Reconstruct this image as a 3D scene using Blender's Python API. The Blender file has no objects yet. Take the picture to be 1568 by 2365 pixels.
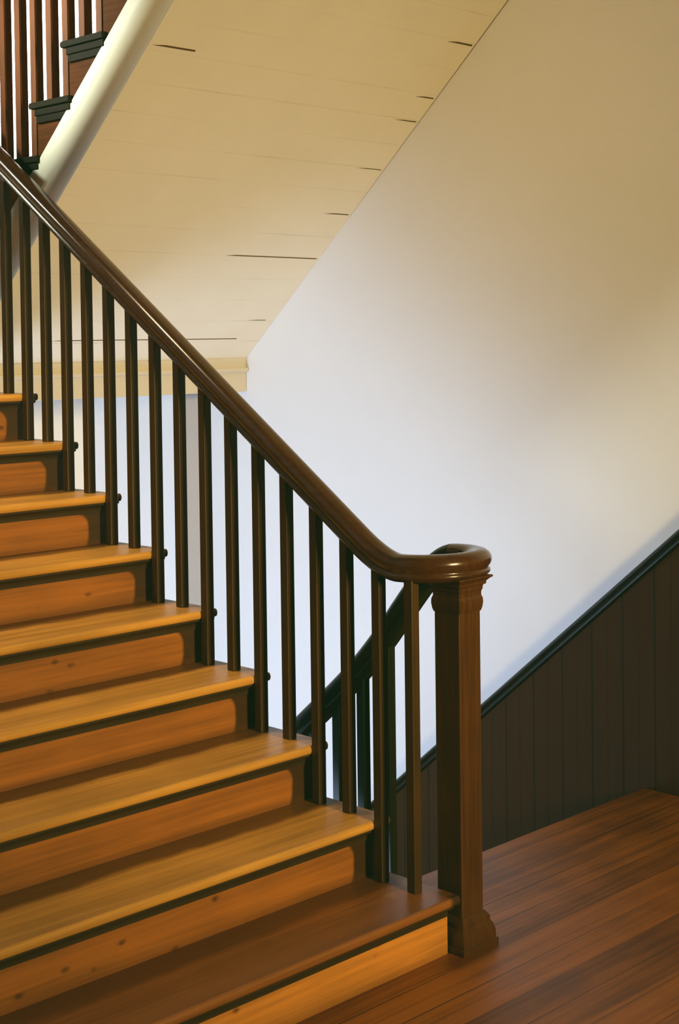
import bpy, bmesh, math, random
from mathutils import Vector, Matrix
random.seed(7)
sc = bpy.context.scene
COL = sc.collection

# ------------------------------------------------------------------ helpers
def lin(r, g, b):
    f = lambda c: (c/255/12.92) if c/255 <= .04045 else ((c/255+.055)/1.055)**2.4
    return (f(r), f(g), f(b), 1)

def new_mat(name):
    m = bpy.data.materials.new(name); m.use_nodes = True
    nt = m.node_tree; nt.nodes.clear()
    out = nt.nodes.new('ShaderNodeOutputMaterial')
    b = nt.nodes.new('ShaderNodeBsdfPrincipled')
    nt.links.new(b.outputs[0], out.inputs[0])
    return m, nt, b

class G:
    """tiny node-graph writer"""
    def __init__(s, nt): s.nt = nt
    def n(s, t, **k):
        x = s.nt.nodes.new(t)
        for a, v in k.items(): setattr(x, a, v)
        return x
    def l(s, a, b): s.nt.links.new(a, b)
    def val(s, sock, v):
        if hasattr(v, 'is_linked'): s.l(v, sock)
        else: sock.default_value = v
    def math(s, op, a, b=0.0, c=0.0, clamp=False):
        x = s.n('ShaderNodeMath', operation=op, use_clamp=clamp)
        for i, v in enumerate((a, b, c)): s.val(x.inputs[i], v)
        return x.outputs[0]
    def mix(s, f, a, b, blend='MIX'):
        x = s.n('ShaderNodeMix', data_type='RGBA', blend_type=blend)
        s.val(x.inputs[0], f); s.val(x.inputs[6], a); s.val(x.inputs[7], b)
        return x.outputs[2]
    def ramp(s, f, lo, hi):
        x = s.n('ShaderNodeMapRange', interpolation_type='SMOOTHSTEP')
        s.val(x.inputs[0], f); x.inputs[1].default_value = lo; x.inputs[2].default_value = hi
        return x.outputs[0]
    def pos(s): return s.n('ShaderNodeNewGeometry').outputs['Position']
    def obj(s): return s.n('ShaderNodeTexCoord').outputs['Object']
    def sep(s, v):
        x = s.n('ShaderNodeSeparateXYZ'); s.l(v, x.inputs[0]); return x.outputs
    def scale(s, v, sx, sy, sz, off=(0, 0, 0)):
        x = s.n('ShaderNodeMapping'); s.l(v, x.inputs[0])
        x.inputs['Scale'].default_value = (sx, sy, sz); x.inputs['Location'].default_value = off
        return x.outputs[0]
    def noise(s, v, sc=1, det=3, rough=.5, dist=0):
        x = s.n('ShaderNodeTexNoise'); s.l(v, x.inputs['Vector'])
        x.inputs['Scale'].default_value = sc; x.inputs['Detail'].default_value = det
        x.inputs['Roughness'].default_value = rough; x.inputs['Distortion'].default_value = dist
        return x.outputs['Fac']
    def bump(s, h, strength, dist, bsdf):
        x = s.n('ShaderNodeBump'); x.inputs['Strength'].default_value = strength
        x.inputs['Distance'].default_value = dist; s.l(h, x.inputs['Height'])
        s.l(x.outputs[0], bsdf.inputs['Normal'])

def finish(b, col=None, rough=.4, spec=.5, coat=0.0):
    if col is not None: b.inputs['Base Color'].default_value = col
    if not hasattr(rough, 'is_linked'): b.inputs['Roughness'].default_value = rough
    b.inputs['Specular IOR Level'].default_value = spec
    b.inputs['Coat Weight'].default_value = coat
    b.inputs['Coat Roughness'].default_value = .12

def box(bm, x0, x1, y0, y1, z0, z1):
    v = [bm.verts.new((x, y, z)) for z in (z0, z1) for y in (y0, y1) for x in (x0, x1)]
    for f in ((0, 2, 3, 1), (4, 5, 7, 6), (0, 1, 5, 4), (2, 6, 7, 3), (0, 4, 6, 2), (1, 3, 7, 5)):
        bm.faces.new([v[i] for i in f])

def prism_y(bm, poly, y0, y1):
    """polygon in XZ extruded along Y"""
    a = [bm.verts.new((x, y0, z)) for x, z in poly]; b = [bm.verts.new((x, y1, z)) for x, z in poly]
    n = len(poly)
    bm.faces.new(a); bm.faces.new(b[::-1])
    for i in range(n): bm.faces.new((a[i], b[i], b[(i+1) % n], a[(i+1) % n]))
    bmesh.ops.recalc_face_normals(bm, faces=bm.faces)

def prism_x(bm, poly, x0, x1):
    """polygon in YZ extruded along X"""
    a = [bm.verts.new((x0, y, z)) for y, z in poly]; b = [bm.verts.new((x1, y, z)) for y, z in poly]
    n = len(poly)
    bm.faces.new(a); bm.faces.new(b[::-1])
    for i in range(n): bm.faces.new((a[i], b[i], b[(i+1) % n], a[(i+1) % n]))
    bmesh.ops.recalc_face_normals(bm, faces=bm.faces)

def sheared(bm, poly, x0, x1, zfun):
    """polygon in Y / z-offset carried along the sloping line z = zfun(x)"""
    a = [bm.verts.new((x0, y, zfun(x0)+z)) for y, z in poly]
    b = [bm.verts.new((x1, y, zfun(x1)+z)) for y, z in poly]
    n = len(poly)
    bm.faces.new(a); bm.faces.new(b[::-1])
    for i in range(n): bm.faces.new((a[i], b[i], b[(i+1) % n], a[(i+1) % n]))
    bmesh.ops.recalc_face_normals(bm, faces=bm.faces)

def square_lathe(bm, prof, cx, cy):
    """square rings (half-size, z) stacked: mouldings of a square post"""
    rings = []
    for s, z in prof:
        rings.append([bm.verts.new((cx+a*s, cy+b*s, z)) for a, b in ((-1, -1), (1, -1), (1, 1), (-1, 1))])
    for p, q in zip(rings, rings[1:]):
        for i in range(4): bm.faces.new((p[i], p[(i+1) % 4], q[(i+1) % 4], q[i]))
    bm.faces.new(rings[0][::-1]); bm.faces.new(rings[-1])

def sweep(bm, path, prof):
    n = len(path); rings = []
    for i, p in enumerate(path):
        t = (path[min(i+1, n-1)]-path[max(i-1, 0)]).normalized()
        side = t.cross(Vector((0, 0, 1))).normalized()
        up = side.cross(t).normalized()
        rings.append([bm.verts.new(p+side*a+up*b) for a, b in prof])
    m = len(prof)
    for p, q in zip(rings, rings[1:]):
        for i in range(m): bm.faces.new((p[i], q[i], q[(i+1) % m], p[(i+1) % m]))
    bm.faces.new(rings[0][::-1]); bm.faces.new(rings[-1])
    bmesh.ops.recalc_face_normals(bm, faces=bm.faces)

def catmull(pts, k=10):
    P = [Vector(p) for p in pts]; P = [2*P[0]-P[1]]+P+[2*P[-1]-P[-2]]; out = []
    for i in range(1, len(P)-2):
        for j in range(k):
            t = j/k; a, b, c, d = P[i-1:i+3]
            out.append(.5*((2*b)+(c-a)*t+(2*a-5*b+4*c-d)*t*t+(3*b-a-3*c+d)*t**3))
    out.append(P[-2]); return out

def obj(name, bm, mat, parent=None, bevel=0, smooth=False, loc=(0, 0, 0), seg=2):
    me = bpy.data.meshes.new(name); bm.to_mesh(me); bm.free()
    for m in (mat if isinstance(mat, (list, tuple)) else [mat]): me.materials.append(m)
    o = bpy.data.objects.new(name, me); COL.objects.link(o)
    o.parent = parent; o.location = loc
    if smooth:
        for p in me.polygons: p.use_smooth = True
    if bevel:
        b = o.modifiers.new('bevel', 'BEVEL'); b.width = bevel; b.segments = seg
        b.limit_method = 'ANGLE'; b.angle_limit = math.radians(40)
    return o

def thing(name, label, cat, loc=(0, 0, 0), group=None):
    o = bpy.data.objects.new(name, None); COL.objects.link(o); o.location = loc
    o.empty_display_size = .1
    o['label'] = label; o['category'] = cat
    if group: o['group'] = group
    return o

def structure(name, bm, mat, label, cat, bevel=0):
    o = obj(name, bm, mat, None, bevel); o['kind'] = 'structure'; o['label'] = label; o['category'] = cat
    return o

def dup(o, loc, parent=None):
    c = o.copy(); COL.objects.link(c); c.location = loc
    if parent: c.parent = parent
    for ch in list(o.children):
        d = ch.copy(); COL.objects.link(d); d.parent = c
    return c

BM = bmesh.new
# ------------------------------------------------------------------ materials
def plain(name, rgb, rough, spec=.5, var=.12, coat=0, bump=0.0):
    m, nt, b = new_mat(name); g = G(nt)
    c = lin(*rgb); n = g.noise(g.pos(), 6, 4)
    dark = tuple(x*(1-var) for x in c[:3])+(1,); lite = tuple(min(1, x*(1+var)) for x in c[:3])+(1,)
    g.l(g.mix(n, dark, lite), b.inputs['Base Color'])
    finish(b, None, rough, spec, coat)
    if bump:
        g.bump(g.noise(g.pos(), 260, 2), bump, .001, b)
    return m

def stained(name, rgb, rough=.35, var=.35, axis='z', spec=.4, coat=0):
    """dark stained, varnished wood with fine grain along an axis"""
    m, nt, b = new_mat(name); g = G(nt)
    k = {'x': (3, 70, 70), 'y': (70, 3, 70), 'z': (70, 70, 3)}[axis]
    n = g.noise(g.scale(g.pos(), *k), 1, 4, .6)
    n2 = g.noise(g.pos(), 5, 2)
    f = g.math('ADD', g.math('MULTIPLY', n, .7), g.math('MULTIPLY', n2, .3))
    f = g.ramp(f, .3, .7)
    c = lin(*rgb)
    d = tuple(x*(1-var) for x in c[:3])+(1,); h = tuple(x*(1+var) for x in c[:3])+(1,)
    g.l(g.mix(f, d, h), b.inputs['Base Color'])
    finish(b, None, rough, spec, coat)
    return m

def pine(g, worn=1.0):
    """golden pine, grain along Y, returns colour socket"""
    p = g.pos()
    fine = g.noise(g.scale(p, 90, 2.2, 90), 1, 5, .6, .3)
    broad = g.noise(g.scale(p, 22, .8, 22), 1, 3, .5, .6)
    blot = g.noise(p, 3.2, 3)
    f = g.math('ADD', g.math('MULTIPLY', fine, .35), g.math('ADD', g.math('MULTIPLY', broad, .4), g.math('MULTIPLY', blot, .25)))
    return g.ramp(f, .30, .70)

def knots(g, scale_vec, lo, hi, dens):
    """sparse dark dents and knots"""
    v = g.n('ShaderNodeTexVoronoi'); g.l(g.scale(g.pos(), *scale_vec), v.inputs['Vector'])
    v.inputs['Scale'].default_value = 1
    d = g.math('ADD', v.outputs['Distance'], g.math('MULTIPLY', g.noise(g.pos(), 60, 2), .12))
    s = g.math('SUBTRACT', 1.0, g.ramp(d, lo, hi))
    cs = g.n('ShaderNodeSeparateColor'); g.l(v.outputs['Color'], cs.inputs[0])
    return g.math('MULTIPLY', s, g.math('GREATER_THAN', cs.outputs[0], dens))

def tread_mat(name, front, back, rough):
    m, nt, b = new_mat(name); g = G(nt)
    f = pine(g)
    x, y, z = g.sep(g.obj())
    n = g.math('MULTIPLY', g.math('SUBTRACT', g.noise(g.pos(), 7, 3), .5), .05)
    xb = g.math('ADD', x, n)
    strip = g.math('SUBTRACT', 1.0, g.ramp(xb, -.225, -.185))       # unworn strip along the riser
    end = g.ramp(g.math('ADD', y, n), .015, .04)                    # dark varnish kept at the outer end
    c1 = g.mix(f, lin(*[q*.80 for q in front]), lin(*[min(255, q*1.08) for q in front]))
    c2 = g.mix(f, lin(*[q*.8 for q in back]), lin(*back))
    c = g.mix(g.math('MULTIPLY', strip, .85), c1, c2)
    nose = g.math('MULTIPLY_ADD', g.ramp(x, -.03, -.012), .6, .35)
    c = g.mix(g.math('MULTIPLY', end, nose), c, lin(50, 32, 14))
    if 'lowest' in name:
        pn = g.math('MULTIPLY', g.math('SUBTRACT', g.noise(g.pos(), 40, 3), .5), .05)
        px = g.math('ADD', x, .148); py = g.math('ADD', y, .064)
        d = g.math('ADD', g.math('SQRT', g.math('ADD', g.math('MULTIPLY', px, px), g.math('MULTIPLY', py, py))), pn)
        c = g.mix(g.math('MULTIPLY', g.math('SUBTRACT', 1.0, g.ramp(d, .010, .020)), .7), c, lin(150, 116, 66))
    k = knots(g, (16, 7, 16), .05, .12, .9)
    c = g.mix(g.math('MULTIPLY', k, .5), c, lin(60, 36, 16))
    g.l(c, b.inputs['Base Color'])
    r = g.math('ADD', g.math('MULTIPLY', f, .12), rough)
    g.l(r, b.inputs['Roughness'])
    finish(b, None, r, .45)
    g.bump(f, .10, .002, b)
    return m

def riser_mat(name, rgb, masked=True):
    m, nt, b = new_mat(name); g = G(nt)
    f = pine(g)
    c = g.mix(f, lin(*[q*.78 for q in rgb]), lin(*[min(255, q*1.1) for q in rgb]))
    k = knots(g, (1, 11, 20), .08, .30, .66)
    c = g.mix(g.math('MULTIPLY', k, .75), c, lin(58, 32, 14))
    if masked:
        # rounded edge of the rubbed-bare area: dark varnish left towards the baluster end
        x, y, z = g.sep(g.obj())
        n = g.math('MULTIPLY', g.math('SUBTRACT', g.noise(g.pos(), 9, 3), .5), .016)
        r = .045
        dy = g.math('MAXIMUM', g.math('ADD', y, .062+r), 0.0)
        dz = g.math('MAXIMUM', g.math('ADD', z, -.114+r), 0.0)
        dz2 = g.math('MAXIMUM', g.math('MULTIPLY_ADD', z, -1.0, .012+r*.6), 0.0)
        d = g.math('SQRT', g.math('ADD', g.math('MULTIPLY', dy, dy), g.math('ADD', g.math('MULTIPLY', dz, dz), g.math('MULTIPLY', g.math('MULTIPLY', dz2, dz2), .5))))
        d = g.math('ADD', g.math('SUBTRACT', d, r), n)
        c = g.mix(g.math('MULTIPLY', g.ramp(d, -.006, .008), .93), c, lin(44, 30, 14))
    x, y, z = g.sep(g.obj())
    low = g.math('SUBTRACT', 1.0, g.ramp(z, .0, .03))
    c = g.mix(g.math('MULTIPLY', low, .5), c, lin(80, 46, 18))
    g.l(c, b.inputs['Base Color'])
    finish(b, None, .42, .4)
    return m

def board_floor(name):
    m, nt, b = new_mat(name); g = G(nt)
    x, y, z = g.sep(g.pos())
    w = .118
    u = g.math('DIVIDE', g.math('ADD', x, .196), w)
    cell = g.math('FLOOR', u); fr = g.math('FRACT', u)
    edge = g.math('MINIMUM', fr, g.math('SUBTRACT', 1.0, fr))
    wn = g.n('ShaderNodeTexWhiteNoise', noise_dimensions='1D'); g.l(cell, wn.inputs['W'])
    f = pine(g)
    patch = g.noise(g.pos(), 2.4, 4)
    v = g.math('ADD', g.math('MULTIPLY', f, .5), g.math('ADD', g.math('MULTIPLY', wn.outputs[0], .25), g.math('MULTIPLY', patch, .35)))
    c = g.mix(g.ramp(v, .25, .85), lin(98, 54, 14), lin(160, 96, 30))
    seam = g.math('SUBTRACT', 1.0, g.ramp(edge, .008, .035))
    sn = g.ramp(g.noise(g.scale(g.pos(), 8, 1.2, 1), 1, 2), .35, .65)
    seam = g.math('MULTIPLY', seam, g.math('MULTIPLY_ADD', sn, .55, .25))
    c = g.mix(seam, c, lin(48, 26, 12))
    k = knots(g, (9, 4, 9), .04, .11, .88)
    c = g.mix(g.math('MULTIPLY', k, .6), c, lin(50, 28, 12))
    g.l(c, b.inputs['Base Color'])
    r = g.math('MULTIPLY_ADD', patch, .22, .34)
    g.l(r, b.inputs['Roughness'])
    finish(b, None, r, .3)
    g.bump(g.math('SUBTRACT', f, g.math('MULTIPLY', seam, 2.0)), .15, .002, b)
    return m

def soffit_mat(name):
    """painted boards across the slope: faint seams"""
    m, nt, b = new_mat(name); g = G(nt)
    x, y, z = g.sep(g.pos())
    u = g.math('DIVIDE', g.math('ADD', x, 2.310), .1085)
    fr = g.math('FRACT', u); cell = g.math('FLOOR', g.math('ADD', u, .5))
    edge = g.math('MINIMUM', fr, g.math('SUBTRACT', 1.0, fr))
    seam = g.math('SUBTRACT', 1.0, g.ramp(edge, .008, .030))
    vv = g.n('ShaderNodeCombineXYZ'); g.l(cell, vv.inputs[0]); g.l(y, vv.inputs[1])
    sn = g.ramp(g.noise(g.scale(vv.outputs[0], 3.7, 2.2, 1), 1, 2), .42, .72)
    seam = g.math('MULTIPLY', seam, g.math('MULTIPLY_ADD', sn, .22, .03))
    n = g.noise(g.pos(), 4, 4)
    c = g.mix(n, lin(222, 214, 196), lin(232, 225, 208))
    c = g.mix(seam, c, lin(120, 100, 70))
    g.l(c, b.inputs['Base Color']); finish(b, None, .55, .3)
    h = g.math('SUBTRACT', g.math('MULTIPLY', g.noise(g.pos(), 90, 3), .2), seam)
    g.bump(h, .05, .002, b)
    return m

def wainscot_mat(name):
    m, nt, b = new_mat(name); g = G(nt)
    x, y, z = g.sep(g.pos())
    u = g.math('DIVIDE', g.math('ADD', x, .456), .1475)
    fr = g.math('FRACT', u); cell = g.math('FLOOR', u)
    edge = g.math('MINIMUM', fr, g.math('SUBTRACT', 1.0, fr))
    e2 = g.math('ABSOLUTE', g.math('SUBTRACT', fr, .5))
    s1 = g.math('SUBTRACT', 1.0, g.ramp(edge, .012, .04))
    s2 = g.math('MULTIPLY', g.math('SUBTRACT', 1.0, g.ramp(e2, .008, .03)), .45)
    seam = g.math('MAXIMUM', s1, s2)
    n = g.noise(g.scale(g.pos(), 40, 40, 2.5), 1, 4, .6)
    wn = g.n('ShaderNodeTexWhiteNoise', noise_dimensions='1D'); g.l(cell, wn.inputs['W'])
    v = g.math('ADD', g.math('MULTIPLY', n, .75), g.math('MULTIPLY', wn.outputs[0], .25))
    c = g.mix(v, lin(48, 28, 11), lin(62, 37, 15))
    c = g.mix(g.math('MULTIPLY', seam, .7), c, lin(24, 18, 12))
    g.l(c, b.inputs['Base Color']); finish(b, None, .65, .06)
    g.bump(g.math('SUBTRACT', 1.0, seam), .12, .002, b)
    return m

M_wall = plain('painted_plaster_white', (226, 224, 220), .6, .25, .02, bump=.06)
M_soffit = soffit_mat('painted_soffit_boards')
M_trim = plain('painted_edge_gloss', (226, 228, 208), .45, .4, .02)
M_header = plain('painted_header', (200, 193, 178), .55, .3, .02)
M_grey = plain('return_shade_grey', (172, 174, 186), .6, .25, .02)  # white wall colour with the shade of the return painted in
M_crack = plain('open_board_crack', (92, 70, 40), .8, .1, .3)
M_floor = board_floor('floor_boards')
M_wain = wainscot_mat('wainscot_boards')
M_cap = stained('wainscot_cap_stain', (22, 17, 11), .34, .3, 'x', .5)
M_tread = tread_mat('worn_pine_tread', (204, 150, 68), (92, 56, 22), .34)
M_tread1 = tread_mat('stained_lowest_tread', (140, 86, 36), (100, 60, 24), .36)
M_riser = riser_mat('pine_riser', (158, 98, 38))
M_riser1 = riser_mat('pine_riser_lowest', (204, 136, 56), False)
M_cove = stained('dark_cove_stain', (50, 36, 16), .45, .25, 'y')
M_bal = stained('baluster_stain', (62, 42, 18), .42, .25, 'z', .35)
M_newel = stained('newel_stain', (72, 42, 15), .36, .3, 'z', .4)
M_rail = stained('handrail_varnish', (64, 36, 14), .22, .25, 'x', .5, .35)
M_low = stained('descending_rail_shade', (24, 24, 13), .4, .25, 'x', .3)  # rail and balusters past the turn: shade painted into the colour
M_rail2 = stained('upper_baluster_stain', (112, 66, 36), .6, .25, 'z', .15)
M_string = stained('upper_string_stain', (84, 47, 18), .75, .3, 'x', .08)
M_dark = stained('dark_tread_end', (30, 25, 11), .7, .3, 'x', .1)

# ------------------------------------------------------------------ dimensions
R, GO, XN = .175, .2601, -.003          # main flight rise, going, first nosing
YE = .057                             # outer end of the treads
YWALL = -2.10
YW = 1.76                             # face of the wainscot
SX = -.51                             # head of the descending flight
NT = 10

# ------------------------------------------------------------------ setting
b = BM(); box(b, SX, 4.6, -5.2, 1.80, -.16, 0)
structure('floor', b, M_floor, 'reddish brown board floor of the landing beside the newel post', 'floor')
b = BM(); box(b, -4.0, SX-.002, -2.3, 1.80, -2.15, -2.0)
structure('floor_lower', b, M_floor, 'board floor at the foot of the descending stairs', 'floor')
b = BM(); box(b, -4.0, 4.6, YW+.018, YW+.16, -2.15, 4.6)
box(b, -4.0, -3.2, 1.655, YW+.017, -2.0, 1.50)
wb = structure('wall_back', b, [M_wall, M_grey], 'tall white plaster wall behind the stairs', 'wall')
for p in wb.data.polygons:                                 # shaded return of the wall below the half landing, shade painted as grey
    if p.normal.x > .9 and p.center.x < -3: p.material_index = 1
b = BM(); box(b, -4.15, -4.0, -2.25, 1.92, -2.15, 4.6)
structure('wall_left', b, M_wall, 'white end wall of the stairwell under the half landing', 'wall')
wx0, wx1, wz0, wz1 = -3.1, -1.35, -1.35, .42               # opening for an unseen window under the flight, assumed to let daylight in
b = BM(); W0, W1 = YWALL-.14, YWALL
box(b, -4.0, wx0, W0, W1, -2.15, 4.6); box(b, wx1, -.20, W0, W1, -2.15, 4.6)
box(b, wx0, wx1, W0, W1, -2.15, wz0); box(b, wx0, wx1, W0, W1, wz1, 4.6)
structure('wall_front', b, M_wall, 'white wall on the near side of the staircase', 'wall')
b = BM()
for a in ((wx0, wx0+.05, wz0, wz1), (wx1-.05, wx1, wz0, wz1), (wx0+.05, wx1-.05, wz0, wz0+.05), (wx0+.05, wx1-.05, wz1-.05, wz1), (wx0+.05, wx1-.05, -.48, -.44)):
    box(b, a[0], a[1], YWALL-.10, YWALL-.05, a[2], a[3])
structure('assumed_window_1', b, M_trim, 'assumed white sash window low in the near wall, out of view', 'window')  # assumed window, unseen, added around the source of the cool daylight

# half landing: slab, header beam
hl = thing('half_landing', 'half landing with cream painted header beam below the sloping soffit', 'landing')
b = BM(); box(b, -3.998, -2.67, YWALL+.003, .094, 1.60, 1.88); box(b, -3.998, -2.867, .0945, 1.65, 1.60, 1.88)
obj('deck', b, M_floor, hl)
b = BM(); box(b, -2.865, -2.84, .095, YW+.017, 1.512, 1.679); box(b, -3.998, -2.866, YWALL+.003, 1.65, 1.512, 1.598)
obj('header_beam', b, M_header, hl, .003)
b = BM(); box(b, -2.845, -2.822, .19, YW+.017, 1.610, 1.632)
obj('header_bead', b, M_header, hl, .006)

# ------------------------------------------------------------------ main staircase
st = thing('staircase', 'wide wooden staircase with worn golden pine treads climbing to the left', 'staircase')
def nosing_profile(depth, t):
    r = t/2; pts = []
    for i in range(9):
        a = math.pi/2-math.pi*i/8
        pts.append((-r*.75+math.cos(a)*r*.75, -r+math.sin(a)*r))
    return pts+[(-depth, -t), (-depth, 0)]
def tread(depth, t, y0, y1, mat, parent, loc, name='tread'):
    b = BM(); prism_y(b, nosing_profile(depth, t), y0, y1)
    return obj(name, b, mat, parent, .002, loc=loc, seg=1)
def cove(parent, loc, y0, y1, mat):
    b = BM()
    pr = [(-.010, 0), (-.010, -.006)]
    for i in range(7):
        a = i/6*math.pi/2
        pr.append((-.034+.022*(1-math.sin(a)), -.008-.022*(1-math.cos(a))))
    pr += [(-.034, -.036), (-.044, -.036), (-.044, 0)]
    prism_y(b, pr, y0, y1)
    return obj('cove_moulding', b, mat, parent, loc=loc)
def riser(parent, loc, y0, y1, h, mat):
    b = BM(); box(b, -.062, -.040, y0, y1, 0, h)
    return obj('riser', b, mat, parent, loc=loc)

T = .027
t2 = tread(GO+.05, T, YWALL+.002, YE, M_tread, st, (XN-GO, 0, 2*R))
c2 = cove(st, (XN-GO, 0, 2*R-T), YWALL+.002, .051, M_cove)
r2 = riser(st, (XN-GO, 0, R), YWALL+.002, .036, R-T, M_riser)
for k in range(3, NT+1):
    for o, z in ((t2, k*R), (c2, k*R-T), (r2, (k-1)*R)):
        dup(o, (XN-(k-1)*GO, 0, z), st)
t1 = tread(GO+.05, T, YWALL+.002, .068, M_tread1, st, (XN, 0, R)); t1['label'] = 'darker lowest tread'
cove(st, (XN, 0, R-T), YWALL+.002, .050, M_cove)
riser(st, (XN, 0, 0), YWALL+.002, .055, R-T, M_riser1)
b = BM()                                                   # carriage: closed solid under the flight
poly = [(-.064, .002)]
for k in range(1, NT+1):
    poly += [(XN-.064-(k-1)*GO, k*R-T-.001), (XN-.064-k*GO, k*R-T-.001)]
poly += [(-2.664, 1.55), (-2.3, 1.30), (-.55, .0015)]
prism_y(b, poly, YWALL+.002, .034)
obj('stringer', b, M_cove, st)

# ------------------------------------------------------------------ railing
rl = thing('stair_railing', 'dark varnished handrail with square balusters and newel post along the staircase', 'railing')
half = [(0.0, 0.0), (.020, 0.0), (.022, .006), (.030, .009), (.0335, .014), (.0325, .020), (.027, .024), (.0285, .029),
        (.0345, .036), (.0375, .046), (.0365, .056), (.031, .066), (.021, .0735), (.010, .077), (0.0, .078)]
prof = half+[(-a, c) for a, c in half[-2:0:-1]]
XC, YC = -.157, .137
path = [Vector((x, 0, .91-.679*x)) for x in [-2.75+i*.1 for i in range(24)]]
P0, P1, P2 = Vector((-.345, 0, .91+.679*.345)), Vector((-.234, 0, 1.069)), Vector((XC, 0, 1.069))
path += [P0*(1-t)**2+P1*2*t*(1-t)+P2*t*t for t in [i/14 for i in range(15)]]
path += [Vector((XC+YC*math.sin(a), YC-YC*math.cos(a), 1.069+.004*math.sin(a))) for a in [math.pi*i/24 for i in range(1, 25)]]
zl = lambda x: .592+.845*(x+.66)
low = catmull([(XC, .274, 1.069), (-.20, .274, 1.064), (-.245, .274, 1.035), (-.295, .274, .985), (-.365, .274, .903), (-.45, .274, .800), (-.55, .274, .693), (-.66, .274, zl(-.66)), (-.80, .274, zl(-.8)), (-1.0, .274, zl(-1.0)), (-1.3, .274, zl(-1.3)), (-1.6, .274, zl(-1.6)), (-1.9, .274, zl(-1.9))], 6)
path += low[1:]
b = BM(); sweep(b, path, prof)
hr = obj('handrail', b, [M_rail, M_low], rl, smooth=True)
for p in hr.data.polygons:                                 # shade on the descending limb is put in as a darker colour
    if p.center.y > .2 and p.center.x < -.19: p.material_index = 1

# newel post
NX, NY = -.066, .140
b = BM(); square_lathe(b, [(.0475, .095), (.0475, 1.0)], NX, NY)
nw = obj('newel_post', b, M_newel, rl, .004); nw['label'] = 'square dark newel post under the turn of the handrail'
b = BM(); square_lathe(b, [(.0485, .975), (.0515, .985), (.0535, 1.000), (.0530, 1.012), (.0495, 1.022), (.0500, 1.034), (.0525, 1.038), (.0535, 1.050),
                           (.060, 1.054), (.0605, 1.062), (.068, 1.070), (.074, 1.074), (.074, 1.079), (.040, 1.081)], NX, NY)
obj('capital', b, M_newel, nw)
b = BM(); square_lathe(b, [(.0785, .0), (.0785, .016), (.073, .018), (.073, .030), (.0715, .046), (.066, .062), (.061, .068), (.0605, .082), (.055, .090), (.049, .098), (.040, .100)], NX, NY)
obj('base_moulding', b, M_newel, nw)

b = BM(); square_lathe(b, [(.058, 1.882), (.058, 2.96), (.068, 2.97), (.068, 3.00), (.040, 3.03)], -2.79, .03)
obj('newel_post', b, M_newel, rl, .004)

# balusters of the main flight
H = .0158
def baluster_mesh(name, zt, slope, parent, loc, mat):
    b = BM()
    v = [b.verts.new((sx*H, sy*H, 0)) for sx, sy in ((-1, -1), (1, -1), (1, 1), (-1, 1))]
    w = [b.verts.new((sx*H, sy*H, zt+slope*sx*H)) for sx, sy in ((-1, -1), (1, -1), (1, 1), (-1, 1))]
    b.faces.new(v[::-1]); b.faces.new(w)
    for i in range(4): b.faces.new((v[i], v[(i+1) % 4], w[(i+1) % 4], w[i]))
    return obj(name, b, mat, parent, .0025, loc=loc)
def rail_bottom(x):
    best = None
    for p, q in zip(path, path[1:]):
        if p.y < .05 and q.y < .05 and p.x <= x <= q.x:
            return p.z+(q.z-p.z)*(x-p.x)/(q.x-p.x)
    return .91-.679*x
XB, GAP = -.1178, .1295
protos = {}
for j in range(0, 20):
    k = j//2+1
    x = XB-(j//2)*GO-(j % 2)*GAP
    zt = rail_bottom(x)-k*R+.006
    key = round(zt, 4)
    if j >= 4 and (j % 2) in protos:
        dup(protos[j % 2], (x, 0, k*R), rl)
    else:
        sl = (rail_bottom(x+H)-rail_bottom(x-H))/(2*H)
        o = baluster_mesh('baluster', zt, sl, rl, (x, 0, k*R), M_bal)
        if j >= 4: protos[j % 2] = o

# ------------------------------------------------------------------ descending flight
LG, LR = .226, .191
ls = thing('lower_staircase', 'descending wooden stairs beyond the newel post, mostly hidden by the landing', 'staircase')
for k in range(1, 10):
    x = SX-.02-(k-1)*LG
    tread(LG+.03, T, .235, YW-.001, M_tread, ls, (x, 0, -k*LR))
    if k > 1:
        b = BM(); box(b, x-.002+LG*0, x+.018, .24, YW-.001, -k*LR, -(k-1)*LR-T-.001); obj('riser', b, M_riser1, ls)
protoL = None
for j in range(0, 16):
    x = -.470-.1135*j
    zt = None
    for p, q in zip(low, low[1:]):
        if q.x <= x <= p.x: zt = q.z+(p.z-q.z)*(x-q.x)/(p.x-q.x)
    k = max(0, math.ceil((SX-.005-x)/LG))
    zb = -k*LR
    if zt is None: continue
    baluster_mesh('baluster', zt+.008-zb, .845 if x < -.55 else 1.1, rl, (x, .274, zb), M_low)  # same painted-in shade as the descending rail

# ------------------------------------------------------------------ wainscot on the back wall
zc = lambda x: -.049+.849*(x+1.607)
wt = thing('wainscot', 'dark brown board wainscot with sloping moulded cap on the back wall', 'wainscot')
XT = -.18
b = BM()
poly = [(-3.19, -1.999), (SX-.001, -1.999), (SX-.001, .0), (4.55, .0), (4.55, zc(XT)-.06), (XT, zc(XT)-.06), (-3.19, zc(-3.19)-.06)]
prism_y(b, poly, YW, YW+.017)
obj('board_panel', b, M_wain, wt)
cap_prof = [(YW+.016, 0), (YW-.026, -.004), (YW-.034, -.010), (YW-.036, -.018), (YW-.032, -.027), (YW-.020, -.034),
            (YW-.016, -.040), (YW-.019, -.047), (YW-.017, -.053), (YW-.002, -.060), (YW+.016, -.060)]
b = BM(); sheared(b, cap_prof, -3.19, XT, zc); sheared(b, cap_prof, XT+.0005, 4.55, lambda x: zc(XT))
obj('cap_rail', b, M_cap, wt, .002)

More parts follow.
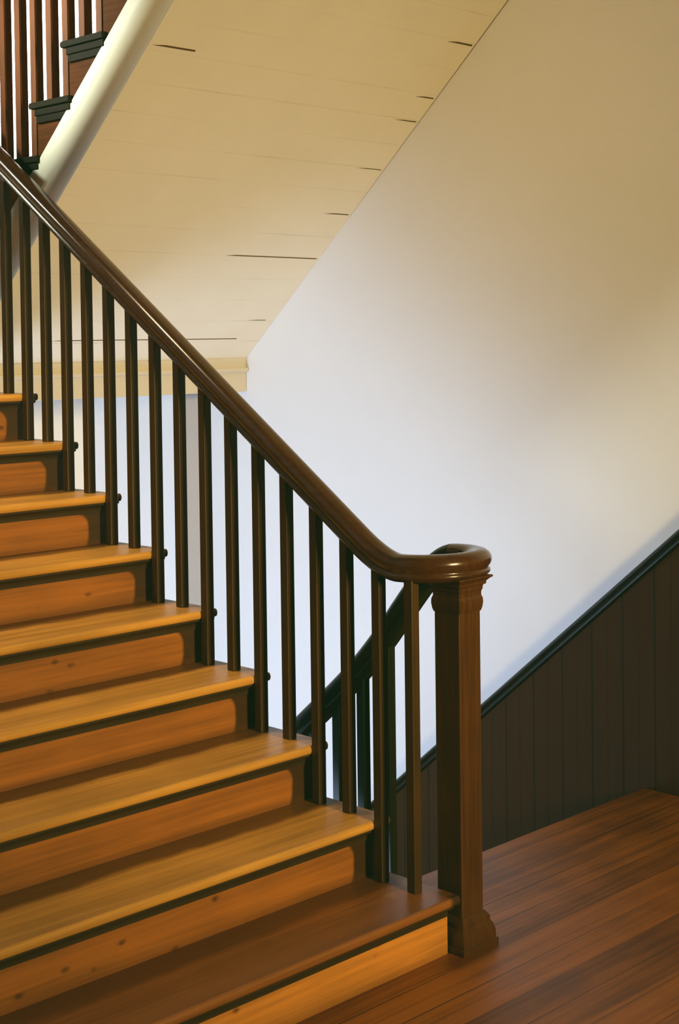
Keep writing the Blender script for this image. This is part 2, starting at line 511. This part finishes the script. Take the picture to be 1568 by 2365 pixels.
# ------------------------------------------------------------------ upper flight
UG, UR, UX, UZ = .217, .203, -1.947, 2.892
up = thing('upper_staircase', 'upper flight of stairs overhead with cream boarded soffit and white rounded edge', 'staircase')
zs = lambda x: 2.148+.885*(x+2.31)
b = BM(); sheared(b, [(.186, 0), (YW+.017, 0), (YW+.017, .03), (.186, .03)], -2.8395, .2, zs)
sf = obj('soffit', b, M_soffit, up)
for x, y0, y1, w in ((-1.530, .20, .40, .006), (-2.3085, 1.20, YW, .0045), (-2.7295, .55, 1.62, .004), (-1.340, 1.60, YW, .006),
                     (-1.562, 1.64, YW, .005), (-1.664, 1.62, YW, .004), (-1.880, 1.60, YW, .003), (-2.0915, 1.60, YW, .004), (-2.629, 1.60, 1.72, .0028)):
    b = BM()                                               # open crack between two soffit boards
    b.faces.new([b.verts.new((xx, yy, zs(xx)-.0012)) for xx, yy in ((x-w/2, y0), (x+w/2, y0+.06), (x+w/2, y1), (x-w/2, y1))])
    ck = obj('board_crack', b, M_crack, sf); ck['label'] = 'dark open crack between the soffit boards'
b = BM(); j0, j1 = -2.1, -1.0                              # dark joint where the soffit meets the wall
b.faces.new([b.verts.new((xx, yy, zs(xx)-.0012)) for xx, yy in ((j0, YW+.0168), (j1, YW+.0135), (j1, YW+.0172), (j0, YW+.0172))])
ck = obj('joint_crack', b, M_crack, sf); ck['label'] = 'dark joint between soffit and wall'
tr = [(.186, .012), (.186, 0)]
for i in range(1, 11):
    a = math.pi/2*i/10
    tr.append((.186-.086*math.sin(a), .085*(1-math.cos(a))))
tr += [(.100, .150), (.130, .150), (.186, .10)]
b = BM(); sheared(b, tr, -2.838, .2, zs)
o = obj('edge_moulding', b, M_trim, up, smooth=False); o['label'] = 'white rounded edge moulding'
for p in o.data.polygons:
    p.use_smooth = len(p.vertices) == 4
b = BM()                                                   # string board behind the tread ends
poly = [(-2.82, zs(-2.82)+.14), (.15, zs(.15)+.14)]
for k in range(8, -5, -1):
    xk = UX+k*UG; poly += [(xk+UG+.03, UZ+k*UR-.02), (xk+.03, UZ+k*UR-.02)]
prism_y(b, poly, .110, .128)
obj('string_board', b, M_string, up)
for k in range(-4, 9):
    loc = (UX+k*UG, 0, UZ+k*UR)
    b = BM(); pr = [(-x, z) for x, z in nosing_profile(UG+.05, .024)]
    prism_y(b, pr, .088, YW+.016); obj('tread', b, M_dark, up, .002, loc=loc, seg=1)
    b = BM(); box(b, .028, UG+.045, .096, .1095, -.052, -.0245); box(b, .034, UG+.04, .101, .1095, -.080, -.052)
    obj('cove_moulding', b, M_dark, up, .003, loc=loc)
    b = BM(); box(b, .030, .048, .1285, YW+.016, -UR+.001, -.0245); obj('riser', b, M_string, up, loc=loc)
ur = thing('upper_stair_railing', 'brown square balusters of the upper flight seen through the top left corner', 'railing')
H = .0185
pu = None
for j in range(-2, 16):
    x = -1.855-.1087*(6-j)+.0
    k = math.floor((x-H-UX)/UG)
    z = UZ+k*UR
    zt = UZ+.86+(x-UX)*UR/UG-z
    baluster_mesh('baluster', zt, UR/UG, ur, (x, .142, z), M_rail2)
upath = [Vector((x, .142, UZ+.85+(x-UX)*UR/UG)) for x in (-2.75, -1.5, -.2)]
b = BM(); sweep(b, upath, prof); obj('handrail', b, M_rail, ur, smooth=True)

# ------------------------------------------------------------------ light
def area(name, loc, target, size, power, col, sizey=None):
    l = bpy.data.lights.new(name, 'AREA'); l.energy = power; l.color = col; l.size = size
    if sizey: l.shape = 'RECTANGLE'; l.size_y = sizey
    o = bpy.data.objects.new(name, l); COL.objects.link(o); o.location = loc
    o.rotation_euler = (Vector(target)-Vector(loc)).to_track_quat('-Z', 'Y').to_euler()
    return o
area('assumed_daylight', (-2.22, -2.40, -.45), (-2.0, 1.76, .45), 1.7, 196, (.545, .71, 1.0), 1.7)  # unseen daylight source, assumed outside the added window
area('assumed_hall_lamp', (5.5, -.55, 2.3), (-1.9, .6, 1.15), .9, 45, (1.0, .73, .27)).data.spread = math.radians(54)  # unseen warm lamp, assumed on the hall side
area('wall_fill', (.7, -.9, 4.2), (-1.2, 1.76, 2.4), .5, 4.3, (1.0, .72, .36)).data.spread = math.radians(70)  # added unseen fill that warms the back wall and soffit
l = bpy.data.lights.new('assumed_stair_lamp', 'SPOT'); l.energy = 150; l.color = (1.0, .76, .42); l.spot_size = math.radians(72); l.spot_blend = 1.0; l.shadow_soft_size = .14  # unseen spot, assumed above the middle treads
o = bpy.data.objects.new('assumed_stair_lamp', l); COL.objects.link(o); o.location = (-1.62, -1.0, 3.3)
o.rotation_euler = (Vector((-1.72, -.65, 1.2))-o.location).to_track_quat('-Z', 'Y').to_euler()
area('end_wall_fill', (-2.95, .8, 4.3), (-4.0, 1.1, 3.2), .4, 60, (1.0, .90, .90)).data.spread = math.radians(100)  # added unseen fill to brighten the end wall behind the upper balusters
l = bpy.data.lights.new('edge_fill_spot', 'SPOT'); l.energy = 340; l.color = (.97, 1.0, .84); l.spot_size = math.radians(38); l.spot_blend = .9; l.shadow_soft_size = .22  # added narrow spot to brighten the rounded edge of the upper flight
o = bpy.data.objects.new('edge_fill_spot', l); COL.objects.link(o); o.location = (-2.95, -1.3, 3.55)
o.rotation_euler = (Vector((-2.0, .1, 2.92))-o.location).to_track_quat('-Z', 'Y').to_euler()
w = bpy.data.worlds.new('ambient'); sc.world = w; w.use_nodes = True
wt_ = w.node_tree; g = G(wt_)
bg = wt_.nodes['Background']
x, y, z = g.sep(g.n('ShaderNodeTexCoord').outputs['Generated'])
# the hall side (+X) and the storey above are assumed lamp-lit, the near side (-Y) is dim
k = g.math('ADD', g.math('MULTIPLY', g.ramp(x, -.3, 1.0), .55), g.math('MULTIPLY', g.ramp(z, -.2, .9), .45))
k = g.math('MULTIPLY', k, g.math('MULTIPLY_ADD', g.ramp(y, -.9, .1), .92, .08))
bg.inputs[0].default_value = (1.0, .74, .42, 1)
g.l(g.math('MULTIPLY', k, .17), bg.inputs[1])

# ------------------------------------------------------------------ camera
cd = bpy.data.cameras.new('camera'); cam = bpy.data.objects.new('camera', cd); COL.objects.link(cam)
cx, cy, cz, yaw, pitch, roll, f, py = 2.73191, -3.11653, 1.7666, .78742, -.02793, -.013, 3422.09, 879.22
fw = Vector((-math.sin(yaw)*math.cos(pitch), math.cos(yaw)*math.cos(pitch), math.sin(pitch)))
rt = Vector((math.cos(yaw), math.sin(yaw), 0)); uv = rt.cross(fw)
r2_ = rt*math.cos(roll)+uv*math.sin(roll); u2 = -rt*math.sin(roll)+uv*math.cos(roll)
cam.matrix_world = Matrix(((r2_.x, u2.x, -fw.x, cx), (r2_.y, u2.y, -fw.y, cy), (r2_.z, u2.z, -fw.z, cz), (0, 0, 0, 1)))
cd.sensor_fit = 'VERTICAL'; cd.sensor_height = 36; cd.lens = f/2365*36
cd.shift_y = (py-2365/2)/2365
cd.clip_start = .05
sc.camera = cam
sc.view_settings.view_transform = 'Standard'
sc.view_settings.look = 'None'
sc.view_settings.exposure = 0.0
sc.view_settings.use_curve_mapping = True                  # film base: slightly green blacks
cm = sc.view_settings.curve_mapping
for ci, v in ((0, .0016), (1, .0098), (2, .0040)):
    cm.curves[ci].points[0].location = (0, v)
cm.update()
sc.cycles.max_bounces = 10
sc.cycles.diffuse_bounces = 6
